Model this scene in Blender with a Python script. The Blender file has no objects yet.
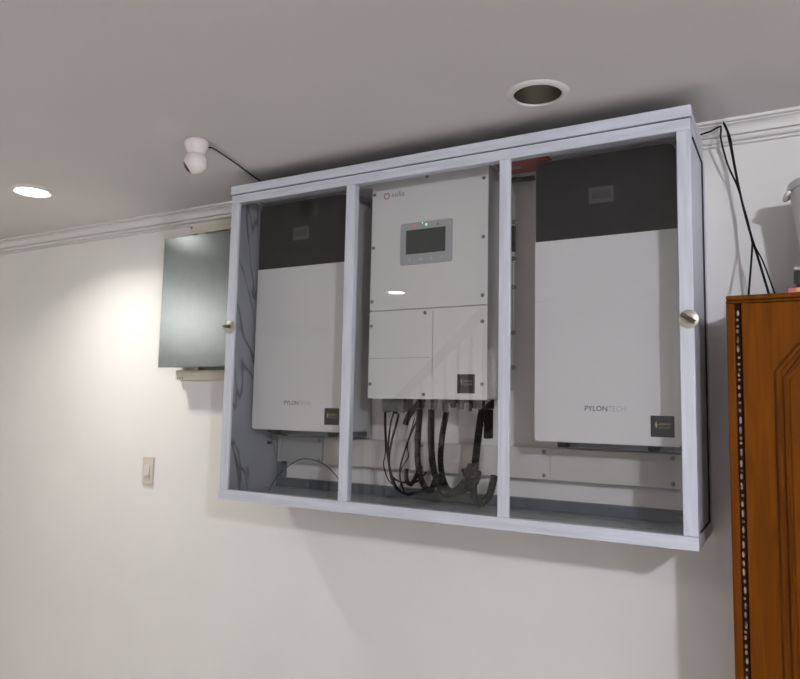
import bpy, bmesh, math, random
from mathutils import Vector, Matrix
random.seed(7)
sc = bpy.context.scene
COL = sc.collection

# ------------------------------------------------------------------ camera, world, exposure
cam_d = bpy.data.cameras.new('camera'); cam = bpy.data.objects.new('camera', cam_d); COL.objects.link(cam)
cam_d.sensor_fit = 'HORIZONTAL'; cam_d.sensor_width = 36.0; cam_d.lens = 31.4725
cam_d.clip_start = 0.02; cam_d.clip_end = 60
_r = Vector((0.8719113, 0.48924644, 0.02021428)); _u = Vector((0.02915814, -0.09308436, 0.99523118)); _f = Vector((-0.48879494, 0.8671639, 0.09542682))
cam.matrix_world = Matrix(((_r.x, _u.x, -_f.x, 1.8935), (_r.y, _u.y, -_f.y, -2.3450), (_r.z, _u.z, -_f.z, 1.6381), (0, 0, 0, 1)))
sc.camera = cam
world = bpy.data.worlds.new('world'); sc.world = world; world.use_nodes = True
world.node_tree.nodes['Background'].inputs[0].default_value = (0.75, 0.82, 1.0, 1)
world.node_tree.nodes['Background'].inputs[1].default_value = 0.3
sc.view_settings.view_transform = 'Standard'; sc.view_settings.look = 'None'
sc.view_settings.gamma = 1.0; sc.view_settings.use_curve_mapping = False
sc.view_settings.exposure = 0.25
# lamp emission strengths (radiance of the lit lenses); room light comes from these fittings and one added lamp
WARM = (1.0, 0.985, 0.93); NEUT = (1.0, 0.975, 0.94); COOL = (0.90, 0.92, 1.0)
LAMP_A, LAMP_B, LAMP_C, LAMP_D, LAMP_E = 30, 230, 155, 770, 90
ADDED_BEAM_G = 28.0  # watts of the added lamp that brightens the wall behind the stairs
BEAM_A = 7.3   # watts of the left downlight's beam

# ------------------------------------------------------------------ materials
def mat(name, col, rough=0.5, metal=0.0, spec=0.5, var=0.0, vscale=8.0, stretch=(1, 1, 1), bump=0.0, bscale=60.0, coat=0.0, emis=None, es=0.0):
    m = bpy.data.materials.new(name); m.use_nodes = True
    nt = m.node_tree; b = nt.nodes['Principled BSDF']
    b.inputs['Base Color'].default_value = (*col, 1); b.inputs['Roughness'].default_value = rough
    b.inputs['Metallic'].default_value = metal; b.inputs['Specular IOR Level'].default_value = spec
    b.inputs['Coat Weight'].default_value = coat
    if emis:
        b.inputs['Emission Color'].default_value = (*emis, 1); b.inputs['Emission Strength'].default_value = es
    tc = mp = None
    if var or bump:
        tc = nt.nodes.new('ShaderNodeTexCoord'); mp = nt.nodes.new('ShaderNodeMapping')
        mp.inputs['Scale'].default_value = stretch; nt.links.new(tc.outputs['Object'], mp.inputs['Vector'])
    if var:
        n = nt.nodes.new('ShaderNodeTexNoise'); n.inputs['Scale'].default_value = vscale; n.inputs['Detail'].default_value = 5
        nt.links.new(mp.outputs[0], n.inputs['Vector'])
        r = nt.nodes.new('ShaderNodeValToRGB')
        r.color_ramp.elements[0].position = 0.3; r.color_ramp.elements[1].position = 0.7
        r.color_ramp.elements[0].color = (*[c * (1 - var) for c in col], 1)
        r.color_ramp.elements[1].color = (*[min(1, c * (1 + var)) for c in col], 1)
        nt.links.new(n.outputs['Fac'], r.inputs[0]); nt.links.new(r.outputs[0], b.inputs['Base Color'])
    if bump:
        n2 = nt.nodes.new('ShaderNodeTexNoise'); n2.inputs['Scale'].default_value = bscale; n2.inputs['Detail'].default_value = 3
        bp = nt.nodes.new('ShaderNodeBump'); bp.inputs['Strength'].default_value = bump; bp.inputs['Distance'].default_value = 0.002
        nt.links.new(mp.outputs[0], n2.inputs['Vector']); nt.links.new(n2.outputs['Fac'], bp.inputs['Height']); nt.links.new(bp.outputs[0], b.inputs['Normal'])
    return m

def marble(name, base, vein, scale, width, rough=0.35):
    m = bpy.data.materials.new(name); m.use_nodes = True; nt = m.node_tree; b = nt.nodes['Principled BSDF']
    b.inputs['Roughness'].default_value = rough
    tc = nt.nodes.new('ShaderNodeTexCoord'); mp = nt.nodes.new('ShaderNodeMapping')
    m0 = nt.nodes.new('ShaderNodeMapping'); m0.inputs['Rotation'].default_value = (-0.32, 0.1, 0.0)
    mp.inputs['Scale'].default_value = (1.0, 2.4, 0.55)
    nt.links.new(tc.outputs['Object'], m0.inputs['Vector']); nt.links.new(m0.outputs[0], mp.inputs['Vector'])
    n = nt.nodes.new('ShaderNodeTexNoise'); n.inputs['Scale'].default_value = scale; n.inputs['Detail'].default_value = 3; n.inputs['Distortion'].default_value = 0.6
    nt.links.new(mp.outputs[0], n.inputs['Vector'])
    s = nt.nodes.new('ShaderNodeMath'); s.operation = 'SUBTRACT'; s.inputs[1].default_value = 0.5
    a = nt.nodes.new('ShaderNodeMath'); a.operation = 'ABSOLUTE'
    nt.links.new(n.outputs['Fac'], s.inputs[0]); nt.links.new(s.outputs[0], a.inputs[0])
    r = nt.nodes.new('ShaderNodeValToRGB'); r.color_ramp.elements[0].position = 0.0; r.color_ramp.elements[1].position = width
    r.color_ramp.elements[0].color = (*vein, 1); r.color_ramp.elements[1].color = (*base, 1)
    nt.links.new(a.outputs[0], r.inputs[0])
    n2 = nt.nodes.new('ShaderNodeTexNoise'); n2.inputs['Scale'].default_value = 3.0
    nt.links.new(tc.outputs['Object'], n2.inputs['Vector'])
    mx = nt.nodes.new('ShaderNodeMixRGB'); mx.blend_type = 'MULTIPLY'; mx.inputs[0].default_value = 0.35
    nt.links.new(r.outputs[0], mx.inputs[1]); nt.links.new(n2.outputs['Fac'], mx.inputs[2])
    nt.links.new(mx.outputs[0], b.inputs['Base Color'])
    return m

def wood(name, dark, light, rough=0.3):
    m = bpy.data.materials.new(name); m.use_nodes = True; nt = m.node_tree; b = nt.nodes['Principled BSDF']
    b.inputs['Roughness'].default_value = rough; b.inputs['Specular IOR Level'].default_value = 0.06
    tc = nt.nodes.new('ShaderNodeTexCoord'); mp = nt.nodes.new('ShaderNodeMapping'); mp.inputs['Scale'].default_value = (22, 22, 1.6)
    n = nt.nodes.new('ShaderNodeTexNoise'); n.inputs['Scale'].default_value = 1.6; n.inputs['Detail'].default_value = 7; n.inputs['Distortion'].default_value = 1.2
    r = nt.nodes.new('ShaderNodeValToRGB'); r.color_ramp.elements[0].position = 0.32; r.color_ramp.elements[1].position = 0.68
    r.color_ramp.elements[0].color = (*dark, 1); r.color_ramp.elements[1].color = (*light, 1)
    nt.links.new(tc.outputs['Object'], mp.inputs['Vector']); nt.links.new(mp.outputs[0], n.inputs['Vector'])
    nt.links.new(n.outputs['Fac'], r.inputs[0]); nt.links.new(r.outputs[0], b.inputs['Base Color'])
    bp = nt.nodes.new('ShaderNodeBump'); bp.inputs['Strength'].default_value = 0.08; bp.inputs['Distance'].default_value = 0.001
    nt.links.new(n.outputs['Fac'], bp.inputs['Height']); nt.links.new(bp.outputs[0], b.inputs['Normal'])
    return m

def glass(name):
    # clear pane: Schlick reflectance over straight-through transmission
    m = bpy.data.materials.new(name); m.use_nodes = True; nt = m.node_tree; nt.nodes.clear()
    out = nt.nodes.new('ShaderNodeOutputMaterial'); mix = nt.nodes.new('ShaderNodeMixShader')
    tr = nt.nodes.new('ShaderNodeBsdfTransparent'); tr.inputs[0].default_value = (0.962, 0.962, 0.966, 1)
    gl = nt.nodes.new('ShaderNodeBsdfGlossy'); gl.inputs['Roughness'].default_value = 0.0; gl.inputs[0].default_value = (1, 1, 1, 1)
    ge = nt.nodes.new('ShaderNodeNewGeometry'); dot = nt.nodes.new('ShaderNodeVectorMath'); dot.operation = 'DOT_PRODUCT'
    nt.links.new(ge.outputs['Normal'], dot.inputs[0]); nt.links.new(ge.outputs['Incoming'], dot.inputs[1])
    def mth(op, a, bv=None, clamp=False):
        k = nt.nodes.new('ShaderNodeMath'); k.operation = op; k.use_clamp = clamp
        for i, v in enumerate((a, bv)):
            if v is None: continue
            if isinstance(v, (int, float)): k.inputs[i].default_value = v
            else: nt.links.new(v, k.inputs[i])
        return k.outputs[0]
    c = mth('ABSOLUTE', dot.outputs['Value']); o = mth('SUBTRACT', 1.0, c, True); pw = mth('POWER', o, 5.0)
    f = mth('ADD', mth('MULTIPLY', pw, 0.96), 0.035)
    nt.links.new(f, mix.inputs[0]); nt.links.new(tr.outputs[0], mix.inputs[1]); nt.links.new(gl.outputs[0], mix.inputs[2]); nt.links.new(mix.outputs[0], out.inputs[0])
    return m

M = {}
M['wall'] = mat('wall_paint', (0.80, 0.782, 0.755), 0.75, spec=0.25, var=0.02, vscale=2.5, bump=0.05, bscale=35)
M['wall_dimmed'] = mat('dimmed_wall_paint', (0.50, 0.485, 0.46), 0.8, spec=0.2, var=0.02, vscale=2)  # wall colour darkened to stand in for a dim room in the glass reflections
M['ceiling'] = mat('ceiling_paint', (0.70, 0.678, 0.665), 0.85, spec=0.2, var=0.02, vscale=1.5)
M['cornice'] = mat('cornice_paint', (0.76, 0.745, 0.72), 0.6, spec=0.3, var=0.01, vscale=12, bump=0.04, bscale=90)
M['floor'] = mat('floor_tile', (0.64, 0.61, 0.58), 0.3, var=0.05, vscale=3)
M['alu'] = mat('brushed_white_aluminium', (0.62, 0.64, 0.71), 0.42, metal=0.1, var=0.10, vscale=5, stretch=(14, 14, 1.2), bump=0.05, bscale=40)
M['alu_h'] = mat('brushed_white_aluminium_horizontal', (0.62, 0.64, 0.71), 0.42, metal=0.1, var=0.10, vscale=5, stretch=(1.2, 14, 14), bump=0.05, bscale=40)
M['marble'] = marble('grey_marble_laminate', (0.34, 0.355, 0.39), (0.08, 0.085, 0.10), 2.6, 0.024)
M['marble_floor'] = marble('pale_marble_laminate', (0.40, 0.42, 0.45), (0.16, 0.17, 0.19), 3.0, 0.03, 0.32)
M['steel_dark'] = mat('blue_grey_steel', (0.12, 0.14, 0.165), 0.4, metal=0.3, var=0.08, vscale=20)
M['gasket'] = mat('black_rubber', (0.012, 0.012, 0.014), 0.6)
M['glass'] = glass('clear_glass')
M['bat_white'] = mat('battery_white', (0.66, 0.655, 0.65), 0.35, var=0.015, vscale=3)
M['bat_black'] = mat('battery_black', (0.009, 0.0092, 0.0098), 0.3, spec=0.15)
M['bat_disp'] = mat('battery_display_frame', (0.055, 0.057, 0.062), 0.3)
M['bat_side'] = mat('battery_side_grey', (0.45, 0.45, 0.45), 0.4)
M['print_dark'] = mat('print_dark_grey', (0.16, 0.16, 0.17), 0.5)
M['print_light'] = mat('print_light_grey', (0.33, 0.33, 0.34), 0.5)
M['sticker'] = mat('sticker_black', (0.02, 0.02, 0.023), 0.4)
M['gold'] = mat('sticker_gold', (0.55, 0.38, 0.16), 0.4)
M['sticker_text'] = mat('sticker_text', (0.28, 0.24, 0.20), 0.5)
M['inv'] = mat('inverter_white', (0.66, 0.66, 0.635), 0.4, var=0.015, vscale=3)
M['inv_side'] = mat('inverter_side', (0.42, 0.42, 0.41), 0.45)
M['inv_plate'] = mat('display_plate_grey', (0.36, 0.37, 0.37), 0.4)
M['lcd'] = mat('lcd_glass', (0.045, 0.05, 0.047), 0.15)
M['screw'] = mat('screw_zinc', (0.22, 0.22, 0.21), 0.35, metal=0.7)
M['logo_red'] = mat('logo_red_brown', (0.28, 0.15, 0.11), 0.5)
M['led_red'] = mat('led_red', (0.5, 0.05, 0.04), 0.3, emis=(1, 0.25, 0.2), es=0.5)
M['led_green'] = mat('led_green', (0.1, 0.7, 0.25), 0.3, emis=(0.3, 1, 0.5), es=1.2)
M['black_cable'] = mat('black_cable', (0.006, 0.006, 0.0065), 0.6, spec=0.2, var=0.2, vscale=40)
M['conduit'] = mat('black_conduit', (0.006, 0.006, 0.0065), 0.6, spec=0.2)
M['grey_conduit'] = mat('charcoal_conduit', (0.022, 0.022, 0.021), 0.6, spec=0.2)
M['brown_conduit'] = mat('dark_brown_conduit', (0.016, 0.013, 0.011), 0.6, spec=0.2)
M['plug'] = mat('connector_black', (0.006, 0.006, 0.0065), 0.6, spec=0.2)
M['plug_grey'] = mat('connector_grey', (0.13, 0.13, 0.125), 0.5)
M['trunk'] = mat('wireway_cream', (0.60, 0.58, 0.54), 0.5, var=0.02, vscale=5)
M['hammer'] = mat('hammertone_grey', (0.19, 0.212, 0.21), 0.23, metal=0.55, var=0.04, vscale=30, bump=0.16, bscale=260)
M['cream_metal'] = mat('cream_metal', (0.70, 0.66, 0.56), 0.5, var=0.02)
M['switch'] = mat('switch_plastic', (0.62, 0.58, 0.50), 0.4)
M['white_trim'] = mat('white_trim', (0.74, 0.72, 0.69), 0.45)
M['reflector'] = mat('downlight_reflector', (0.55, 0.53, 0.48), 0.25, metal=0.95, var=0.1, vscale=15)
M['cam_white'] = mat('camera_white', (0.78, 0.72, 0.70), 0.25)
M['lens_black'] = mat('lens_black', (0.01, 0.01, 0.01), 0.15)
M['chrome'] = mat('lock_nickel', (0.55, 0.51, 0.45), 0.4, metal=0.75)
M['key'] = mat('key_metal', (0.07, 0.06, 0.045), 0.4, metal=0.6)
M['wood'] = wood('honey_wood', (0.110, 0.030, 0.0012), (0.170, 0.049, 0.002), 0.45)
M['wood_dark'] = wood('honey_wood_dark', (0.085, 0.023, 0.002), (0.14, 0.042, 0.003), 0.45)
M['groove'] = mat('dark_groove', (0.02, 0.010, 0.006), 0.8, spec=0.1)
M['bead'] = mat('pale_beading', (0.30, 0.21, 0.17), 0.25, var=0.8, vscale=45)
M['tub'] = mat('white_plastic', (0.68, 0.66, 0.63), 0.35)
M['dark_plastic'] = mat('dark_plastic', (0.03, 0.025, 0.03), 0.3)
M['pink'] = mat('pink_packet', (0.62, 0.16, 0.17), 0.45, var=0.4, vscale=25)
M['yellow'] = mat('yellow_print', (0.65, 0.42, 0.12), 0.45)
M['red'] = mat('red_carton', (0.30, 0.028, 0.02), 0.5, var=0.15, vscale=12)
M['stair'] = wood('dark_stair_wood', (0.06, 0.03, 0.015), (0.11, 0.055, 0.025))

def emitter(name, col, s):
    return mat(name, (0.9, 0.9, 0.9), 0.4, emis=col, es=s)

# ------------------------------------------------------------------ mesh helpers (world coordinates, then localised)
def BM(): return bmesh.new()
def add_box(bm, x0, x1, y0, y1, z0, z1, bev=0.0, seg=2):
    r = bmesh.ops.create_cube(bm, size=1.0)
    vs = r['verts']
    for v in vs:
        v.co = Vector(((x0 + x1) / 2 + v.co.x * (x1 - x0), (y0 + y1) / 2 + v.co.y * (y1 - y0), (z0 + z1) / 2 + v.co.z * (z1 - z0)))
    if bev > 0:
        es = list({e for v in vs for e in v.link_edges})
        bmesh.ops.bevel(bm, geom=es, offset=bev, segments=seg, affect='EDGES', profile=0.5)
    return bm
def box(*a, **k): return add_box(BM(), *a, **k)
def prism_xz(bm, poly, y0, y1, bev=0.0):
    f = [bm.verts.new((x, y0, z)) for x, z in poly]; b = [bm.verts.new((x, y1, z)) for x, z in poly]
    n = len(poly)
    ff = bm.faces.new(f); bm.faces.new(list(reversed(b)))
    for i in range(n): bm.faces.new((f[(i + 1) % n], f[i], b[i], b[(i + 1) % n]))
    if bev: bmesh.ops.bevel(bm, geom=list(ff.edges), offset=bev, segments=2, affect='EDGES', profile=0.5)
    bmesh.ops.recalc_face_normals(bm, faces=bm.faces[:]); return bm
def prism_yz(bm, poly, x0, x1):
    f = [bm.verts.new((x0, y, z)) for y, z in poly]; b = [bm.verts.new((x1, y, z)) for y, z in poly]
    n = len(poly); bm.faces.new(f); bm.faces.new(list(reversed(b)))
    for i in range(n): bm.faces.new((f[(i + 1) % n], f[i], b[i], b[(i + 1) % n]))
    bmesh.ops.recalc_face_normals(bm, faces=bm.faces[:]); return bm
def rrect(x0, x1, z0, z1, tl=0, tr=0, br=0, bl=0, n=6):
    P = []
    for cx, cz, r, a0 in ((x1 - tr, z1 - tr, tr, 0), (x0 + tl, z1 - tl, tl, 90), (x0 + bl, z0 + bl, bl, 180), (x1 - br, z0 + br, br, 270)):
        if r <= 0: P.append((cx, cz)); continue
        for i in range(n + 1):
            a = math.radians(a0 + 90 * i / n); P.append((cx + r * math.cos(a), cz + r * math.sin(a)))
    return P
def add_lathe(bm, prof, origin, axis=(0, 0, 1), seg=32, close=True):
    q = Vector(axis).normalized().to_track_quat('Z', 'Y'); o = Vector(origin); rings = []
    for r, h in prof:
        if r < 1e-6: rings.append([bm.verts.new(o + q @ Vector((0, 0, h)))])
        else: rings.append([bm.verts.new(o + q @ Vector((r * math.cos(2 * math.pi * i / seg), r * math.sin(2 * math.pi * i / seg), h))) for i in range(seg)])
    for A, B in zip(rings, rings[1:]):
        for i in range(seg):
            j = (i + 1) % seg
            if len(A) == 1 and len(B) == 1: continue
            if len(A) == 1: bm.faces.new((A[0], B[i], B[j]))
            elif len(B) == 1: bm.faces.new((A[i], A[j], B[0]))
            else: bm.faces.new((A[i], A[j], B[j], B[i]))
    bmesh.ops.recalc_face_normals(bm, faces=bm.faces[:]); return bm
def smooth_path(pts, step):
    P = [Vector(p) for p in pts]; P = [2 * P[0] - P[1]] + P + [2 * P[-1] - P[-2]]; out = []
    for i in range(1, len(P) - 2):
        n = max(2, int((P[i + 1] - P[i]).length / step))
        for k in range(n):
            t = k / n; a, b, c, d = P[i - 1], P[i], P[i + 1], P[i + 2]
            out.append(0.5 * ((2 * b) + (c - a) * t + (2 * a - 5 * b + 4 * c - d) * t * t + (3 * b - a - 3 * c + d) * t ** 3))
    out.append(P[-2]); return out
def add_tube(bm, pts, rad, seg=8, step=0.01, corr=0.0, straight=False, flat=None):
    P = [Vector(p) for p in pts] if straight else smooth_path(pts, step); rings = []
    up = Vector((0.13, 0.31, 0.94)).normalized()
    for i, p in enumerate(P):
        t = (P[min(i + 1, len(P) - 1)] - P[max(i - 1, 0)]).normalized()
        a = t.cross(up)
        if a.length < 1e-3: a = t.cross(Vector((1, 0, 0)))
        a.normalize(); b = t.cross(a); up = -b if (-b).dot(up) > 0 else b
        r = rad + (corr if i % 2 else -corr)
        rings.append([bm.verts.new(p + a * (r * math.cos(2 * math.pi * k / seg)) + b * (r * math.sin(2 * math.pi * k / seg))) for k in range(seg)])
    for A, B in zip(rings, rings[1:]):
        for k in range(seg): bm.faces.new((A[k], A[(k + 1) % seg], B[(k + 1) % seg], B[k]))
    bm.faces.new(rings[0]); bm.faces.new(rings[-1])
    bmesh.ops.recalc_face_normals(bm, faces=bm.faces[:]); return bm

def wloc(o):
    v = Vector((0, 0, 0))
    while o is not None: v += o.location; o = o.parent
    return v
def obj(name, bm, m, parent=None, smooth=False, base=None, kind=None, label=None):
    me = bpy.data.meshes.new(name)
    off = Vector(base) if base is not None else Vector((0, 0, 0))
    if parent is not None and base is None: off = wloc(parent)
    bmesh.ops.translate(bm, verts=bm.verts[:], vec=-off)
    if smooth:
        for f in bm.faces: f.smooth = True
    bm.to_mesh(me); bm.free()
    me.materials.append(M[m] if isinstance(m, str) else m)
    o = bpy.data.objects.new(name, me); COL.objects.link(o)
    if parent is not None:
        o.parent = parent
        if base is not None: o.location = off - wloc(parent)
    else: o.location = off
    if smooth:
        try: me.set_sharp_from_angle(angle=math.radians(40))
        except Exception: pass
    if kind: o['kind'] = kind
    if label: o['label'] = label
    return o
def tag(o, label, cat, group=None):
    o['label'] = label; o['category'] = cat
    if group: o['group'] = group
    return o
def thing(name, label, cat, loc, group=None):
    o = bpy.data.objects.new(name, None); COL.objects.link(o); o.location = loc; o.empty_display_size = 0.05
    return tag(o, label, cat, group)
def place(name, mesh, loc, parent):
    o = bpy.data.objects.new(name, mesh); COL.objects.link(o); o.parent = parent; o.location = Vector(loc) - wloc(parent); return o
def text(name, body, x0, x1, zb, y, m, parent, bold=0.0, height=None):
    cu = bpy.data.curves.new(name, 'FONT'); cu.body = body; cu.size = 1.0; cu.extrude = 0.01; cu.offset = bold; cu.resolution_u = 2
    to = bpy.data.objects.new('tmp', cu); COL.objects.link(to)
    dg = bpy.context.evaluated_depsgraph_get(); me = bpy.data.meshes.new_from_object(to.evaluated_get(dg))
    bpy.data.objects.remove(to); bpy.data.curves.remove(cu)
    xs = [v.co.x for v in me.vertices]; ys = [v.co.y for v in me.vertices]
    s = (x1 - x0) / (max(xs) - min(xs)); mx = min(xs); my = min(ys)
    sy = s if height is None else height / (max(ys) - my)
    off = wloc(parent)
    for v in me.vertices:
        v.co = Vector((x0 + (v.co.x - mx) * s, y - 0.0004 - v.co.z * 0.02, zb + (v.co.y - my) * sy)) - off
    me.materials.clear(); me.materials.append(M[m]); me.name = name
    o = bpy.data.objects.new(name, me); COL.objects.link(o); o.parent = parent; return o

# ------------------------------------------------------------------ the room
X0, X1, Y0, CZ = -5.2, 4.4, -5.4, 2.535
def struct(name, bm, m, parent=None, base=None):
    o = obj(name, bm, m, parent, base=base)
    if parent is None: o['kind'] = 'structure'
    return o
struct('floor', box(X0 - .1, X1 + .1, Y0 - .1, .1, -.1, 0), 'floor')
struct('wall_back', box(X0 - .1, X1 + .1, 0, .1, 0, CZ + .1), 'wall')
struct('wall_front', box(X0 - .1, X1 + .1, Y0 - .1, Y0, 0, CZ + .1), 'wall')
struct('wall_left', box(X0 - .1, X0, Y0, 0, 0, CZ + .1), 'wall')
struct('wall_right', box(X1, X1 + .1, Y0, 0, 0, CZ + .1), 'wall')
OFF = (1.281, -0.488)
bm = BM()
def loop(pts):
    vs = [bm.verts.new((x, y, CZ)) for x, y in pts]
    return [bm.edges.new((vs[i], vs[(i + 1) % len(vs)])) for i in range(len(vs))]
es = loop([(X0, Y0), (X1, Y0), (X1, 0), (X0, 0)])
es += loop([(OFF[0] + .0685 * math.cos(2 * math.pi * i / 40), OFF[1] + .0685 * math.sin(2 * math.pi * i / 40)) for i in range(40)])
r = bmesh.ops.triangle_fill(bm, use_beauty=True, use_dissolve=False, edges=es)
fs = [g for g in r['geom'] if isinstance(g, bmesh.types.BMFace)]
ex = bmesh.ops.extrude_face_region(bm, geom=fs)
bmesh.ops.translate(bm, verts=[g for g in ex['geom'] if isinstance(g, bmesh.types.BMVert)], vec=(0, 0, .1))
bmesh.ops.recalc_face_normals(bm, faces=bm.faces[:])
struct('ceiling', bm, 'ceiling')
prof = [(0, 2.469), (-.014, 2.469), (-.014, 2.474), (-.009, 2.4755), (-.010, 2.478), (-.020, 2.479), (-.025, 2.484), (-.025, 2.489), (-.019, 2.491), (-.020, 2.494), (-.034, 2.494), (-.034, 2.4985)]
for i in range(7):
    a = math.radians(90 * i / 6); prof.append((-.034 - .022 * (1 - math.cos(a)), 2.499 + .022 * math.sin(a)))
prof += [(-.053, 2.523), (-.053, 2.526), (-.068, 2.526), (-.068, 2.535), (0, 2.535)]
struct('trim_1', prism_yz(BM(), prof, X0, X1), 'cornice')
struct('trim_2', prism_yz(BM(), [(Y0 - y, z) for y, z in prof], X0, X1), 'cornice')

struct('wall_stair', box(-.35, 1.1, Y0 + .001, -4.0, 0, CZ - .001), 'wall_dimmed')  # in the darkened paint; block keeps the upper stairs out of the reflections

# ------------------------------------------------------------------ equipment cabinet
W, D, ZB, ZT = 1.667, 0.346, 1.28, 2.48
YF, YI = -D, -D + .030
cab = thing('equipment_cabinet', 'white brushed aluminium wall cabinet with three glazed bays holding solar equipment', 'cabinet', (W / 2, -.17, ZB))
obj('top_cap', box(-.002, W + .003, YF - .006, YI, 2.4475, ZT, .0015), 'alu_h', cab)
obj('top_rail', box(.0, W, YF, YI, 2.412, 2.4445, .0012), 'alu_h', cab)
obj('rail_groove', box(.004, W - .004, YF + .003, YI - .002, 2.4445, 2.4475), 'gasket', cab)
obj('bottom_rail', box(-.001, W + .001, YF - .003, YI, ZB, 1.316, .0015), 'alu_h', cab)
stile_l = obj('stile', box(0, .0375, YF, YF + .013, 1.3165, 2.4115, .0012), 'alu', cab)
stile_r = obj('stile', box(W - .0365, W, YF, YI, 1.3165, 2.4115, .0012), 'alu', cab)
obj('mullion', box(.5375, .5725, YF, YI - .0, 1.3165, 2.4115, .0012), 'alu', cab)
obj('mullion', box(1.1115, 1.147, YF, YI - .018, 1.3165, 2.4115, .0012), 'alu', cab)
for a, b in ((.0375, .5375), (.5725, 1.1115), (1.147, W - .0365)):
    obj('glass_pane', box(a + .0005, b - .0005, YF + .006, YF + .011, 1.3165, 2.4115), 'glass', cab)
# left side: marble laminate panel; right side: panel in a tube frame with black gasket
sp_ = BM(); add_box(sp_, .001, .0145, YF + .0135, -.012, 1.3168, 2.4115); add_box(sp_, .001, .0145, YI + .0005, -.012, 1.3022, 1.3168); add_box(sp_, .001, .0145, YI + .0005, -.012, 2.4115, 2.4465)
obj('side_panel', sp_, 'marble', cab, label='grey marble patterned side panel')
obj('side_rail', box(0, .03, YI + .0005, -.036, 2.4475, ZT), 'alu_h', cab)
obj('side_panel', box(W - .012, W - .004, YI + .0005, -.055, 1.3165, 2.4115), 'alu', cab)
obj('side_rail', box(W - .03, W, YI + .0005, -.036, 2.4475, ZT), 'alu_h', cab)
obj('side_rail', box(W - .03, W, YI + .0005, -.036, 2.4125, 2.4445), 'alu_h', cab)
obj('side_rail', box(W - .03, W, YI + .0005, -.002, ZB, 1.3155), 'alu_h', cab)
obj('side_rail', box(0, .03, YI + .0005, -.002, ZB, 1.2895), 'alu_h', cab)
obj('rear_post', box(W - .03, W, -.050, -.002, 1.316, 2.412), 'alu', cab)
g = BM()
add_box(g, W - .006, W + .0006, -.0565, -.0508, 1.3165, 2.4115); add_box(g, W - .006, W + .0006, YI + .05, -.0565, 1.3165, 1.3195); add_box(g, W - .006, W + .0006, YI + .03, -.0565, 2.408, 2.4115)
obj('gasket', g, 'gasket', cab, label='black rubber gasket strip')
obj('rear_post', box(.0155, .045, -.034, -.002, 1.338, 2.46), 'steel_dark', cab)
rr = obj('rear_rail', box(.0155, W - .031, -.034, -.002, 1.3025, 1.337, .001), 'steel_dark', cab, label='blue grey steel rail along the wall')
sm = BM(); add_lathe(sm, [(0, .0034), (.0045, .0031), (.0065, .0012), (.0065, -.002), (0, -.002)], (0, 0, 0), (0, -1, 0), 12)
me_s = bpy.data.meshes.new('screw'); sm.to_mesh(me_s); sm.free(); me_s.materials.append(M['screw'])
for f in me_s.polygons: f.use_smooth = True
for x in (.18, .72, 1.10, 1.585): place('screw', me_s, (x, -.0345, 1.318), rr)
obj('top_panel', box(.0305, W - .0305, YI + .0005, -.002, 2.458, 2.4665), 'steel_dark', cab)  # dark colour put here to deepen the shade in the gap under the ceiling
for k in range(5):
    yk = -.30 + k * .060
    obj('top_slat', box(.0305, W - .0305, yk, yk + .050, 2.4515, 2.4575, .0015), 'alu_h', cab)
obj('bottom_panel', box(.001, W - .0305, YI + .0005, -.002, 1.290, 1.302), 'marble_floor', cab)
def lock(x, z, kang):
    L = obj('lock', add_lathe(BM(), [(0, .011), (.009, .011), (.010, .0065), (.0225, .0055), (.0252, .0035), (.0255, .0)], (x, YF - .0002, z), (0, -1, 0), 32), 'chrome', cab, smooth=True, label='round nickel cam lock')
    k = BM(); ca, sa = math.cos(kang), math.sin(kang)
    add_box(k, -.020, .020, -.0015, .0015, -.006, .006, .001)
    bmesh.ops.rotate(k, verts=k.verts[:], cent=(0, 0, 0), matrix=Matrix.Rotation(kang, 3, 'Y'))
    bmesh.ops.translate(k, verts=k.verts[:], vec=(x, YF - .022, z))
    add_lathe(k, [(0, .022), (.004, .022), (.004, .010)], (x, YF, z), (0, -1, 0), 10)
    obj('key', k, 'key', L)
lock(1.6545, 1.887, math.radians(35)); lock(.0215, 1.928, math.radians(4))
for z in (1.475, 1.525): obj('clip', box(.0148, .030, -.10, -.085, z, z + .012, .002), 'gasket', cab)

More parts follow.
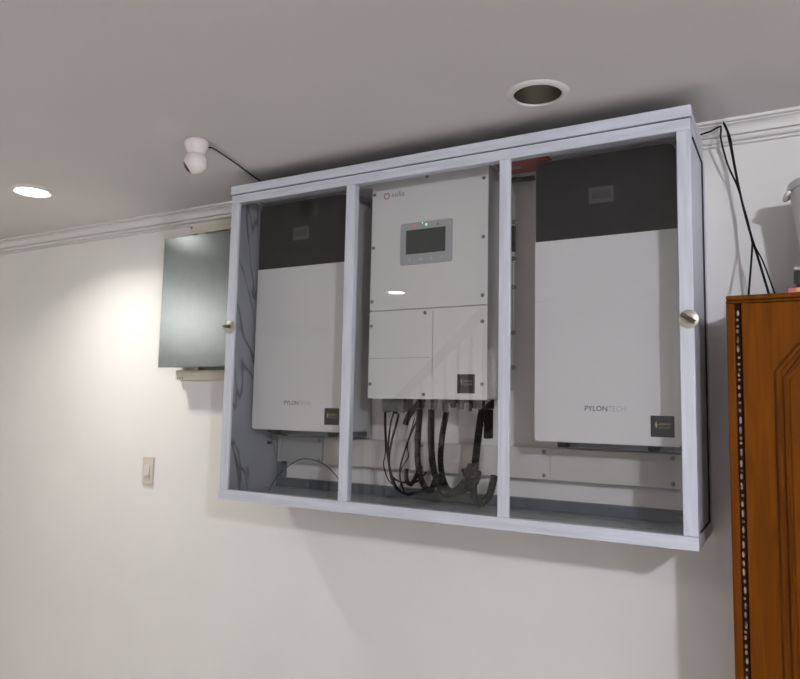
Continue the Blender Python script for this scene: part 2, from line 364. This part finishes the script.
# ------------------------------------------------------------------ batteries
def battery(dx, label, n_logo):
    x0, x1, y, z0, z1 = 1.183 + dx, 1.614 + dx, -.216, 1.539, 2.434
    t = thing('battery_unit', label, 'battery', ((x0 + x1) / 2, -.11, z0), 'wall batteries in the cabinet')
    zd = 2.1715
    obj('casing', prism_xz(BM(), rrect(x0, x1, z0, z1, .030, .030, .008, .008), y + .004, -.050, .002), 'bat_side', t, smooth=True)
    obj('front_cover', prism_xz(BM(), rrect(x0, x1, z0 + .002, zd - .0008, 0, 0, .008, .008), y, y + .0036, .0015), 'bat_white', t)
    obj('upper_cover', prism_xz(BM(), rrect(x0 + .003, x1 - .003, zd + .0008, z1 - .003, .027, .027, 0, 0), y, y + .0036, .0015), 'bat_black', t, label='glossy black upper front cover')
    d = BM()
    add_box(d, x0 + .173, x0 + .183, y - .0012, y - .0001, 2.2755, 2.3255); add_box(d, x0 + .238, x0 + .248, y - .0012, y - .0001, 2.2755, 2.3255)
    add_box(d, x0 + .183, x0 + .238, y - .0012, y - .0001, 2.2755, 2.2885); add_box(d, x0 + .183, x0 + .238, y - .0012, y - .0001, 2.3145, 2.3255)
    dd = obj('display_frame', d, 'bat_disp', t)
    obj('display_screen', box(x0 + .183, x0 + .238, y - .0006, y - .0001, 2.2885, 2.3145), 'lcd', dd)
    text('brand_lettering', 'PYLON', x0 + .157, x0 + .2245, 1.636, y, 'print_dark', t, bold=.018, height=.0165)
    text('brand_lettering', 'TECH', x0 + .2265, x0 + .277, 1.636, y, 'print_light', t, bold=-.012, height=.0165)
    s = obj('sticker', box(x0 + .347, x0 + .412, y - .0008, y - .0001, 1.566, 1.627), 'sticker', t, label='square black sticker with gold emblem')
    e = BM(); sx, sz, sy = x0 + .359, 1.590, y - .0016
    for q in ([(0, .012), (.004, .022), (.0055, .016), (.003, .010)], [(.003, .012), (.0075, .014), (.005, .006), (.0035, 0), (.002, .005)], [(-.001, .009), (.003, .011), (.002, .006)]):
        prism_xz(e, [(sx + a, sz + b) for a, b in q], sy, sy + .0006)
    obj('emblem', e, 'gold', s)
    text('sticker_lettering', 'AERO', x0 + .369, x0 + .402, 1.600, y - .0008, 'gold', s, height=.0065)
    text('sticker_lettering', 'SOLAR', x0 + .369, x0 + .402, 1.590, y - .0008, 'sticker_text', s, height=.0065)
    obj('wall_bracket', box(x0 + .03, x1 - .01, -.0495, -.002, 1.515, 2.35), 'inv_side', t)
    obj('foot_bracket', box(x0 + .05, x1, -.14, -.052, 1.5225, 1.5385), 'steel_dark', t)
    for q in (x0 + .06, x1 - .1): obj('foot', box(q, q + .03, -.17, -.145, 1.521, 1.5385, .002), 'plug', t)
    return t
battery(0, 'white and black wall battery behind the right glass bay, beside the wardrobe', 0)
battery(-1.150, 'white and black wall battery behind the left glass bay, beside the marble panel', 1)

# ------------------------------------------------------------------ inverter
iy = -.24
inv = thing('hybrid_inverter', 'white inverter with grey display panel in the middle glass bay', 'inverter', (.805, -.12, 1.664))
obj('casing', box(.583, 1.0295, iy + .006, -.075, 1.668, 2.446, .004), 'inv_side', inv)
up = obj('upper_cover', box(.5795, 1.031, iy, iy + .0058, 1.9755, 2.4495, .0025), 'inv', inv)
lo = obj('lower_cover', box(.5795, 1.031, iy, iy + .0058, 1.6645, 1.9725, .0025), 'inv', inv)
fl = BM()
add_box(fl, .835, 1.022, iy - .0012, iy - .0001, 1.700, 1.9655, .0008) if False else None
add_box(fl, .8325, .8345, iy - .0012, iy - .0001, 1.74, 1.965); add_box(fl, .588, .826, iy - .0012, iy - .0001, 1.8045, 1.8065)
obj('panel_seam', fl, 'inv_plate', lo)
for i, (x, z) in enumerate([(.59, 2.399), (.591, 2.204), (.589, 2.008), (1.015, 2.401), (1.015, 2.202), (1.014, 2.007), (.802, 2.437)]): place('screw', me_s, (x, iy - .0002, z), up)
for x, z in [(.803, 1.959), (.589, 1.92), (1.014, 1.92), (.589, 1.715), (1.015, 1.715), (.802, 1.68)]: place('screw', me_s, (x, iy - .0002, z), lo)
dp = obj('display_plate', prism_xz(BM(), rrect(.7025, .903, 2.129, 2.2775, .008, .008, .008, .008), iy - .003, iy - .0001, .001), 'inv_plate', up)
obj('screen', box(.7255, .8775, iy - .0042, iy - .0031, 2.1665, 2.2515), 'lcd', inv, label='dark display screen')
ledm = lambda x, z, r: add_lathe(BM(), [(0, .0018), (r * .8, .0012), (r, 0)], (x, iy - .0031, z), (0, -1, 0), 12)
obj('indicator_light', ledm(.755, 2.266, .0042), 'led_red', inv); obj('indicator_light', ledm(.803, 2.266, .0042), 'led_green', inv); obj('indicator_light', ledm(.789, 2.2735, .0022), 'led_green', inv)
ic = BM(); prism_xz(ic, [(.845, 2.259), (.853, 2.259), (.8495, 2.272), (.8485, 2.272)], iy - .0038, iy - .0031); obj('warning_icon', ic, 'print_dark', inv)
for x, z in ((.74, 2.1455), (.782, 2.1445), (.823, 2.1445), (.865, 2.1445)): obj('button', add_lathe(BM(), [(0, .0018), (.005, .0016), (.0062, 0)], (x, iy - .0031, z), (0, -1, 0), 14), 'bat_side', inv, smooth=True)
ring = BM()
for k in range(9):
    a0 = 2 * math.pi * k / 9; pr = []
    for j in range(4): a = a0 + j / 3 * .60; pr.append((.641 + .0125 * math.cos(a), 2.388 + .0125 * math.sin(a)))
    for j in range(3, -1, -1): a = a0 + j / 3 * .60; pr.append((.641 + .0085 * math.cos(a), 2.388 + .0085 * math.sin(a)))
    prism_xz(ring, pr, iy - .0008, iy - .0001)
obj('brand_emblem', ring, 'logo_red', inv)
text('brand_lettering', 'solis', .662, .7125, 2.381, iy, 'print_dark', inv, bold=.004, height=.0185)
st = obj('sticker', box(.927, .990, iy - .0008, iy - .0001, 1.685, 1.748), 'sticker', inv, label='square black sticker')
e = BM()
for q in ([(0, .012), (.004, .022), (.0055, .016), (.003, .010)], [(.003, .012), (.0075, .014), (.005, .006), (.0035, 0), (.002, .005)]):
    prism_xz(e, [(.939 + a, 1.712 + b) for a, b in q], iy - .0014, iy - .0008)
obj('emblem', e, 'sticker_text', st)
text('sticker_lettering', 'AERO', .949, .981, 1.722, iy - .0008, 'sticker_text', st, height=.0065)
text('sticker_lettering', 'SOLAR', .949, .981, 1.712, iy - .0008, 'sticker_text', st, height=.0065)
hs = obj('heat_sink', box(.60, 1.012, -.040, -.003, 1.72, 2.43), 'inv_side', inv)
for k in range(14):
    x = .615 + k * .0295
    obj('fin', box(x, x + .004, -.0745, -.0405, 1.73, 2.42), 'inv_side', hs)
sp = obj('side_bracket', box(1.030, 1.050, -.075, -.050, 1.70, 2.43), 'inv_side', inv)
obj('bracket_slot', box(1.0505, 1.060, -.072, -.056, 2.185, 2.275), 'plug', sp)
for z in (2.16, 2.29, 2.06, 1.90, 1.78): obj('bracket_bolt', add_lathe(BM(), [(0, .014), (.006, .012), (.008, .004), (.008, 0)], (1.0505, -.062, z), (1, 0, 0), 10), 'screw', sp)
for x, m_, h in ((.63, 'plug', .05), (.66, 'plug', .055), (.69, 'plug', .05), (.764, 'plug', .035), (.813, 'plug_grey', .04), (.856, 'plug_grey', .045), (.885, 'plug', .03), (.915, 'plug_grey', .035), (.945, 'plug_grey', .04), (.965, 'plug', .03), (1.002, 'plug', .05)):
    obj('cable_gland', add_lathe(BM(), [(0, 0), (.014, 0), (.014, -.012), (.011, -.014), (.011, -h * .7), (.0085, -h), (0, -h)], (x, -.18, 1.6675), (0, 0, 1), 12), m_, inv, smooth=True)
obj('terminal_block', box(.982, 1.026, -.235, -.16, 1.636, 1.6675, .003), 'plug', inv)
obj('plug_housing', box(1.010, 1.028, -.215, -.17, 1.54, 1.6355, .004), 'plug', inv)
obj('terminal_block', box(.615, .700, -.20, -.12, 1.62, 1.6675, .003), 'plug_grey', inv)

# ------------------------------------------------------------------ cables under the inverter
def cable(name, pts, r, m, label, cat='cable', group=None, corr=0.0, seg=8, step=0.012):
    o = obj(name, add_tube(BM(), pts, r, seg, step, corr), m, None, smooth=not corr, base=pts[0]); return tag(o, label, cat, group)
wires = [
 [(.632, -.2, 1.619), (.632, -.2, 1.586), (.638, -.2, 1.509), (.651, -.2, 1.436), (.684, -.2, 1.359), (.737, -.2, 1.336), (.777, -.18, 1.357)],
 [(.655, -.18, 1.615), (.644, -.18, 1.586), (.634, -.18, 1.501), (.644, -.18, 1.408), (.68, -.175, 1.377), (.729, -.14, 1.377), (.751, -.11, 1.408)],
 [(.69, -.21, 1.615), (.688, -.21, 1.597), (.663, -.21, 1.51), (.657, -.21, 1.444), (.674, -.21, 1.373), (.716, -.20, 1.34), (.764, -.16, 1.35)],
 [(.775, -.22, 1.62), (.765, -.22, 1.586), (.733, -.22, 1.514), (.705, -.22, 1.415), (.725, -.22, 1.345)],
 [(.762, -.225, 1.60), (.737, -.226, 1.507), (.741, -.226, 1.468), (.712, -.226, 1.421), (.714, -.226, 1.363)],
 [(.622, -.19, 1.619), (.622, -.19, 1.585), (.629, -.19, 1.474), (.622, -.19, 1.434), (.643, -.19, 1.382), (.678, -.19, 1.358)]]
wr = [.0035, .0035, .004, .003, .002, .002]
wl = ['thin black wire making the lowest wide loop below the left end of the inverter', 'thin black wire with the shallow inner bend in front of the wireway', 'thickest of the black wires looped below the left end of the inverter',
      'thin black wire slanting down left from beside the charcoal conduit', 'hair-thin curly wire in front of the looped wires', 'hair-thin wire hanging furthest left below the inverter']
for p, r_, l_ in zip(wires, wr, wl): cable('wire', p, r_, 'black_cable', l_, 'wire', 'thin wires below the inverter')
cable('power_cable', [(.755, -.17, 1.66), (.735, -.165, 1.64), (.702, -.16, 1.604), (.69, -.16, 1.575)], .011, 'black_cable', 'short thick black cable slanting left below the inverter')
cable('power_cable', [(.764, -.19, 1.632), (.758, -.19, 1.533), (.759, -.19, 1.448), (.769, -.17, 1.376), (.775, -.12, 1.349), (.78, -.08, 1.40)], .0105, 'grey_conduit', 'charcoal conduit hanging next to the thin wire loops', 'conduit', None, .0008, 10, .006)
cable('power_cable', [(.813, -.2, 1.63), (.813, -.2, 1.536), (.823, -.2, 1.44), (.853, -.2, 1.365), (.889, -.17, 1.359), (.908, -.12, 1.394), (.908, -.08, 1.44)], .0115, 'brown_conduit', 'dark brown conduit hanging straight below the middle of the inverter', 'conduit', None, .0008, 10, .006)
cable('power_cable', [(.856, -.17, 1.625), (.84, -.17, 1.536), (.837, -.17, 1.439), (.857, -.165, 1.369), (.887, -.14, 1.351), (.90, -.09, 1.38), (.88, -.07, 1.424)], .0105, 'conduit', 'black conduit curving behind the dark brown conduit under the inverter', 'conduit', None, .0008, 10, .006)
cable('power_cable', [(1.000, -.2, 1.638), (.99, -.2, 1.574), (.976, -.2, 1.449), (.972, -.2, 1.368), (.980, -.18, 1.329), (1.000, -.14, 1.345), (1.004, -.1, 1.41)], .0125, 'conduit', 'thick black corrugated conduit ending in a hook at the far right', 'conduit', None, .001, 10, .006)
cable('power_cable', [(.666, -.1, 1.415), (.67, -.105, 1.377), (.69, -.11, 1.361), (.712, -.11, 1.393), (.715, -.1, 1.415)], .008, 'grey_conduit', 'short cable bend emerging under the wireway behind the wire loops', 'cable')
cable('power_cable', [(.80, -.08, 1.409), (.80, -.09, 1.355), (.83, -.12, 1.338), (.86, -.115, 1.343), (.925, -.09, 1.375), (.935, -.07, 1.42)], .0105, 'conduit', 'black conduit lying lowest, sagging in a wide curve below the wireway', 'conduit', None, .0008, 10, .006)
cable('loose_wire', [(.119, -.2, 1.3045), (.15, -.2, 1.356), (.197, -.2, 1.396), (.253, -.2, 1.429), (.309, -.2, 1.436), (.378, -.2, 1.418), (.437, -.19, 1.367), (.47, -.18, 1.306)], .0017, 'black_cable', 'thin loose wire arching under the left battery', 'wire')

# ------------------------------------------------------------------ wireway, red carton, upper cables
ww = thing('wireway', 'cream metal wireway running along the wall below the batteries', 'wireway', (.82, -.03, 1.408))
obj('body', box(.048, 1.63, -.046, -.0025, 1.408, 1.508), 'trunk', ww)
covers = [(.046, .26), (.262, .72), (.722, 1.18), (1.182, 1.632)]
for a, b in covers:
    c = obj('cover', box(a, b, -.050, -.0465, 1.406, 1.510, .001), 'inv_plate' if a < .1 else 'trunk', ww)
    for z in (1.42, 1.497): place('screw', me_s, ((a * .15 + b * .85) if a > 1 else b - .02, -.0502, z), c)
obj('end_cap', box(.034, .0455, -.0525, -.0345, 1.404, 1.512), 'inv_side', ww)
rc = thing('red_carton', 'flat red carton fixed under the cabinet top beside the right battery', 'carton', (1.13, -.2, 2.442))
obj('carton_body', prism_xz(BM(), [(1.05, 2.442), (1.226, 2.442), (1.226, 2.4512), (1.05, 2.4512)], -.29, -.115), 'red', rc)
lb = add_lathe(BM(), [(0, -.0006), (.022, -.0006), (.022, 0), (0, 0)], (0, 0, 0), (0, 0, 1), 20)
bmesh.ops.scale(lb, vec=(1, .6, 1), verts=lb.verts[:]); bmesh.ops.translate(lb, verts=lb.verts[:], vec=(1.10, -.175, 2.4419))
obj('carton_label', lb, 'sticker_text', rc)
cable('link_cable', [(1.02, -.07, 2.425), (1.06, -.10, 2.428), (1.11, -.11, 2.422), (1.15, -.10, 2.425), (1.195, -.08, 2.425), (1.25, -.045, 2.437)], .009, 'black_cable', 'black cable bundle running between inverter top and right battery')

# ------------------------------------------------------------------ grey distribution box on rails
db = thing('distribution_box', 'grey hammertone metal electrical box on the wall left of the cabinet', 'electrical box', (-.36, -.06, 1.74))
obj('box_body', box(-.612, -.108, -.104, -.0305, 1.796, 2.382, .003), 'hammer', db)
obj('box_door', box(-.619, -.104, -.120, -.1045, 1.792, 2.386, .003), 'hammer', db)
ra = obj('mounting_rail', box(-.553, -.10, -.030, -.0005, 2.420, 2.4685, .001), 'cream_metal', db, label='cream metal mounting rail')
rb = obj('mounting_rail', box(-.601, -.10, -.030, -.0005, 1.740, 1.7845, .001), 'cream_metal', db, label='cream metal mounting rail')
obj('rail_link', box(-.50, -.46, -.0295, -.004, 1.785, 2.4195), 'cream_metal', db); obj('rail_link', box(-.24, -.20, -.0295, -.004, 1.785, 2.4195), 'cream_metal', db)
for x in (-.543, -.12): place('screw', me_s, (x, -.0302, 2.452), ra)
for x in (-.585, -.57, -.555): obj('knockout', add_lathe(BM(), [(0, .0006), (.004, .0006), (.004, 0)], (x, -.0301, 1.7475), (0, -1, 0), 10), 'steel_dark', rb)

# ------------------------------------------------------------------ light switch
sw = thing('light_switch', 'beige rectangular light switch on the wall below the grey electrical box', 'switch', (-.776, 0, 1.25))
obj('switch_plate', box(-.812, -.741, -.010, -.0003, 1.250, 1.378, .003), 'switch', sw)
rk = BM(); prism_yz(rk, [(-.0101, 1.290), (-.0185, 1.291), (-.0125, 1.338), (-.0101, 1.339)], -.793, -.760)
obj('rocker', rk, 'switch', sw)

# ------------------------------------------------------------------ ceiling lights
def lit_downlight(x, y, s, col, label, r=.062):
    t = thing('downlight', label, 'downlight', (x, y, CZ), 'recessed ceiling downlights')
    obj('trim_ring', add_lathe(BM(), [(r * .98, -.003), (r * 1.06, -.008), (r * 1.18, -.012), (r * 1.3, -.009), (r * 1.36, -.0005), (r * .98, -.0005)], (x, y, CZ), (0, 0, 1), 40), 'white_trim', t, smooth=True)
    obj('lens', add_lathe(BM(), [(0, -.0055), (r * .9, -.005), (r * .975, -.0032), (r * .975, -.0008), (0, -.0008)], (x, y, CZ), (0, 0, 1), 40), emitter('downlight_lens', col, s), t, label='lit white lens')
    return t
dla = lit_downlight(-.945, -.565, LAMP_A, WARM, 'lit round downlight on the ceiling at the far left')
ld = bpy.data.lights.new('downlight_beam', 'AREA'); ld.shape = 'DISK'; ld.size = .118; ld.energy = BEAM_A; ld.color = WARM; ld.spread = math.radians(138)
lo_ = bpy.data.objects.new('downlight_beam', ld); COL.objects.link(lo_); lo_.parent = dla; lo_.location = (0, 0, -.0065)
dlg = lit_downlight(-.46, -5.08, LAMP_A, NEUT, 'added unseen downlight brightening the far wall behind the staircase')  # lamp added to brighten the wall mirrored in the middle pane
lg = ld.copy(); lg.energy = ADDED_BEAM_G; lo_ = bpy.data.objects.new('downlight_beam', lg); COL.objects.link(lo_); lo_.parent = dlg; lo_.location = (0, 0, -.0065)
lit_downlight(-.806, -3.05, LAMP_B, NEUT, 'lit round downlight whose reflection shows in the middle glass pane')
lit_downlight(1.4, -3.0, LAMP_E, NEUT, 'lit round downlight on the ceiling behind the viewpoint')
t = thing('downlight', 'unlit recessed downlight with metal reflector above the cabinet', 'downlight', (OFF[0], OFF[1], CZ), 'recessed ceiling downlights')
obj('trim_ring', add_lathe(BM(), [(.0675, .0), (.069, -.007), (.080, -.007), (.089, -.0005), (.0675, -.0005)], (*OFF, CZ), (0, 0, 1), 48), 'white_trim', t, smooth=True)
obj('reflector', add_lathe(BM(), [(.0675, -.002), (.065, .03), (.058, .075), (.03, .085), (0, .085), (0, .088), (.060, .087), (.067, .03), (.0682, -.002)], (*OFF, CZ), (0, 0, 1), 48), 'reflector', t, smooth=True)
def globe_lamp(gx, gy, s_, col, label):
    t = thing('globe_lamp', label, 'lamp', (gx, gy, CZ), 'globe ceiling lamps')
    obj('lamp_base', add_lathe(BM(), [(0, -.0005), (.06, -.0005), (.06, -.02), (.03, -.03), (0, -.03)], (gx, gy, CZ), (0, 0, 1), 24), 'white_trim', t)
    gb = BM(); bmesh.ops.create_uvsphere(gb, u_segments=24, v_segments=14, radius=.065); bmesh.ops.translate(gb, verts=gb.verts[:], vec=(gx, gy, CZ - .094))
    obj('globe', gb, emitter('globe_glass', col, s_), t, smooth=True)
globe_lamp(3.15, -3.05, LAMP_D, COOL, 'white globe ceiling lamp on the right behind the viewpoint')
globe_lamp(-3.29, -2.83, LAMP_C, NEUT, 'white globe ceiling lamp far left, mirrored in the grey electrical box')

# ------------------------------------------------------------------ security camera and its cable
cx, cy, cz = .126, -.662, 2.462
scm = thing('security_camera', 'small white dome security camera hanging from the ceiling', 'camera', (cx, cy, CZ))
obj('camera_base', add_lathe(BM(), [(0, -.0003), (.036, -.0003), (.041, -.006), (.0425, -.014), (.040, -.024), (.036, -.033), (.034, -.042), (.030, -.050), (0, -.050)], (cx, cy, CZ), (0, 0, 1), 32), 'cam_white', scm, smooth=True)
s = BM(); bmesh.ops.create_uvsphere(s, u_segments=32, v_segments=20, radius=.0405); bmesh.ops.translate(s, verts=s.verts[:], vec=(cx, cy, cz - .005))
ball = obj('camera_head', s, 'cam_white', scm, smooth=True)
ax = Vector((-.66, -.50, -.55)).normalized(); R_ = .0411; pf = []
for i in range(7): a = math.radians(36 * i / 6); pf.append((R_ * math.sin(a), R_ * math.cos(a)))
pf.append((.038 * math.sin(math.radians(36)), .038 * math.cos(math.radians(36))))
obj('lens', add_lathe(BM(), pf, (cx, cy, cz - .005), ax, 24), 'lens_black', ball, smooth=True, label='black lens window')
cable('camera_cable', [(.164, -.642, 2.512), (.150, -.60, 2.522), (.11, -.46, 2.527), (.07, -.33, 2.529), (.035, -.215, 2.53), (.02, -.14, 2.50)], .0028, 'black_cable', 'thin black cable from the security camera to the cabinet top')

# ------------------------------------------------------------------ wardrobe
wx0, wy, wz = 1.745, -.36, 1.942
wd = thing('wardrobe', 'honey brown wooden wardrobe with arched door panels right of the cabinet', 'wardrobe', (2.25, -.18, 0))
obj('side_panel', box(wx0 + .006, wx0 + .022, wy + .03, -.004, .06, 1.918), 'wood', wd)
obj('side_panel', box(2.735, 2.751, wy + .03, -.004, .06, 1.918), 'wood', wd)
obj('back_panel', box(wx0 + .023, 2.734, -.016, -.004, .06, 1.918), 'wood_dark', wd)
obj('top_board', box(wx0 + .001, 2.756, wy - .002, -.003, 1.930, wz, .003), 'wood', wd)
obj('top_moulding', box(wx0, 2.757, wy + .002, wy + .028, 1.9215, 1.9295, .003), 'wood_dark', wd)
obj('plinth', box(wx0 + .006, 2.751, wy + .02, -.004, 0, .0595), 'wood_dark', wd)
def post(xa, xb, flip):
    o_ = obj('corner_post', box(xa, xb, wy, wy + .03, .06, 1.921, .003), 'wood', wd)
    return o_
post(wx0 + .001, 1.7655, False); post(2.736, 2.755, True)
obj('bead_groove', box(1.7658, 1.7795, wy + .010, wy + .03, .06, 1.921), 'groove', wd)
b = BM(); z = 1.905; k = 0
while z > .08:
    ln = random.choice((.008, .012, .016, .020)); rr_ = .0034
    add_lathe(b, [(0, ln / 2), (rr_ * .8, ln * .33), (rr_, 0), (rr_ * .8, -ln * .33), (0, -ln / 2)], (1.772 + random.uniform(-.001, .0012), wy + .0085, z - ln / 2), (0, 0, 1), 6)
    z -= ln + random.choice((.003, .006, .009)); k += 1
obj('beading', b, 'bead', wd, smooth=True, kind='stuff', label='pale beading strip in a dark groove')
def door(xa, xb):
    d_ = obj('door', box(xa, xb, wy, wy + .020, .075, 1.9205, .003), 'wood', wd)
    xc = (xa + xb) / 2; ia = xa + .079; hw = xc - ia
    arch = [(ia, 1.743)]
    for i in range(1, 13):
        u = i / 12; arch.append((ia + hw * u, 1.743 + .130 * math.sin(u * math.pi / 2)))
    left = [(ia, .18)] + arch
    right = [(2 * xc - x, z_) for x, z_ in reversed(left[:-1])]
    full = left + right
    mo = BM()
    for rr_, dy, off in ((.0085, -.001, 0), (.005, -.001, .015)):
        pts = [(xc + (x - xc) * (1 - off / hw), wy + dy, z_ - (off if i > 0 else -off) * (1 if 0 < i < len(full) - 1 else 1)) for i, (x, z_) in enumerate(full)]
        pts.append(pts[0]); add_tube(mo, pts, rr_, 8, straight=True)
    obj('panel_moulding', mo, 'wood_dark', d_, smooth=True)
    k_ = .024
    obj('raised_panel', prism_xz(BM(), [(xc + (x - xc) * (1 - k_ / hw), z_ - k_ if z_ > .3 else z_ + k_) for x, z_ in reversed(full)], wy - .004, wy - .0001, .003), 'wood', d_)
    return d_
d1 = door(1.781, 2.2475); d2 = door(2.2495, 2.735)
for d_, x in ((d1, 2.225), (d2, 2.272)):
    obj('knob', add_lathe(BM(), [(.006, 0), (.006, .012), (.013, .018), (.013, .026), (0, .03)], (x, wy, 1.05), (0, -1, 0), 16), 'chrome', d_, smooth=True)

# things on the wardrobe
o = thing('snack_packet', 'flat pink and yellow packet lying on top of the wardrobe', 'packet', (2.02, -.24, wz))
obj('packet_body', prism_yz(BM(), [(-.345, wz + .001), (-.34, wz + .014), (-.28, wz + .026), (-.17, wz + .024), (-.12, wz + .002)], 1.889, 2.16), 'pink', o)
obj('packet_print', prism_yz(BM(), [(-.3475, wz + .003), (-.3475, wz + .012), (-.3415, wz + .0128), (-.344, wz + .002)], 1.905, 2.10), 'yellow', o)
o = thing('storage_box', 'dark plastic box with a grey lid on top of the wardrobe', 'box', (2.05, -.15, wz + .027))
obj('box_body', box(1.906, 2.20, -.275, -.05, wz + .027, wz + .070, .006), 'dark_plastic', o)
obj('lid', box(1.902, 2.204, -.279, -.046, wz + .0705, wz + .080, .003), 'inv_side', o)
tx, ty, tz = 2.026, -.165, wz + .0805
o = thing('plastic_tub', 'white plastic tub with a rim and ear handle above the wardrobe', 'tub', (tx, ty, tz))
obj('tub_wall', add_lathe(BM(), [(0, 0), (.095, 0), (.100, .004), (.126, .225), (.131, .227), (.133, .240), (.131, .246), (.124, .246), (.097, .008), (0, .008)], (tx, ty, tz), (0, 0, 1), 48), 'tub', o, smooth=True)
obj('ear_handle', add_tube(BM(), [(tx - .126, ty - .035, tz + .222), (tx - .134, ty - .035, tz + .216), (tx - .138, ty - .01, tz + .208), (tx - .134, ty + .015, tz + .216), (tx - .126, ty + .015, tz + .222)], .006, 8, .006), 'tub', o, smooth=True)

# ------------------------------------------------------------------ cables hanging from the cornice
cable('hanging_cable', [(1.664, -.06, 2.499), (1.695, -.075, 2.499), (1.724, -.085, 2.505), (1.722, -.085, 2.471), (1.738, -.06, 2.392), (1.765, -.06, 2.314), (1.786, -.07, 2.215), (1.799, -.1, 2.146), (1.8, -.11, 2.113), (1.79, -.15, 1.978), (1.788, -.16, 1.944)], .0028, 'black_cable', 'black cable from cabinet corner over the cornice, reaching the wardrobe furthest left', 'cable')
cable('hanging_cable', [(1.726, -.078, 2.519), (1.733, -.09, 2.510), (1.747, -.085, 2.467), (1.753, -.06, 2.416), (1.769, -.06, 2.303), (1.79, -.08, 2.192), (1.816, -.12, 2.08), (1.84, -.15, 1.975), (1.846, -.16, 1.944)], .0036, 'black_cable', 'thickest black cable hanging from the cornice hook, middle of the three at the wardrobe top', 'cable')
cable('hanging_cable', [(1.728, -.080, 2.521), (1.735, -.094, 2.505), (1.741, -.092, 2.482), (1.751, -.068, 2.415), (1.767, -.067, 2.307), (1.788, -.086, 2.214), (1.803, -.107, 2.135), (1.828, -.127, 2.069), (1.855, -.15, 1.974), (1.862, -.16, 1.944)], .0022, 'black_cable', 'thin black cable hanging from the cornice hook, reaching the wardrobe furthest right', 'cable')
hk = obj('cable_hook', add_tube(BM(), [(1.728, -.064, 2.527), (1.728, -.088, 2.524), (1.728, -.098, 2.513), (1.728, -.092, 2.503)], .002, 8, .004), 'white_trim', None, smooth=True, base=(1.728, -.064, 2.527))
tag(hk, 'small white hook on the cornice holding the black cables', 'hook')

# ------------------------------------------------------------------ staircase across the room (seen reflected in the glass)
sta = thing('staircase', 'dark wooden staircase with turned balusters reflected in the cabinet glass', 'staircase', (-1.6, -4.5, 0))
slope = .923
def rail_z(x): return 2.52 + (x + .45) * slope
xa, xb = -2.25, -.47
obj('handrail', add_tube(BM(), [(xa, -4.05, rail_z(xa)), (xb, -4.05, rail_z(xb))], .048, 12, straight=True), 'stair', sta, smooth=True)
add = [(xa - .1, max(.0, rail_z(xa - .1) - 1.10)), (xa - .1, rail_z(xa - .1) - .85), (-.36, rail_z(-.36) - .85), (-.36, rail_z(-.36) - 1.10)]
obj('stringer', prism_xz(BM(), add, -4.09, -4.05), 'stair', sta)
obj('newel_post', box(xa - .06, xa + .04, -4.11, -4.01, 0, rail_z(xa) + .12, .008), 'stair', sta)
n = 0; x = xa + .14
while x < xb:
    zb_, zt_ = rail_z(x) - .85, rail_z(x) - .03
    pr = [(.012, 0), (.012, .10), (.022, .14), (.016, .2), (.024, .36), (.018, .5), (.012, .62), (.017, .68), (.012, .72), (.012, zt_ - zb_)]
    obj('baluster', add_lathe(BM(), pr, (x, -4.07, zb_), (0, 0, 1), 10), 'stair', sta, smooth=True); x += .125
for k in range(8):
    xt = -2.2 + k * .24; zt = rail_z(xt) - .88
    if .1 < zt < 2.4:
        obj('tread', box(xt - .12, xt + .14, -5.0, -4.095, zt - .03, zt, .004), 'stair', sta)
        obj('riser', box(xt - .11, xt - .095, -5.0, -4.095, zt - .22, zt - .0305), 'wall', sta)
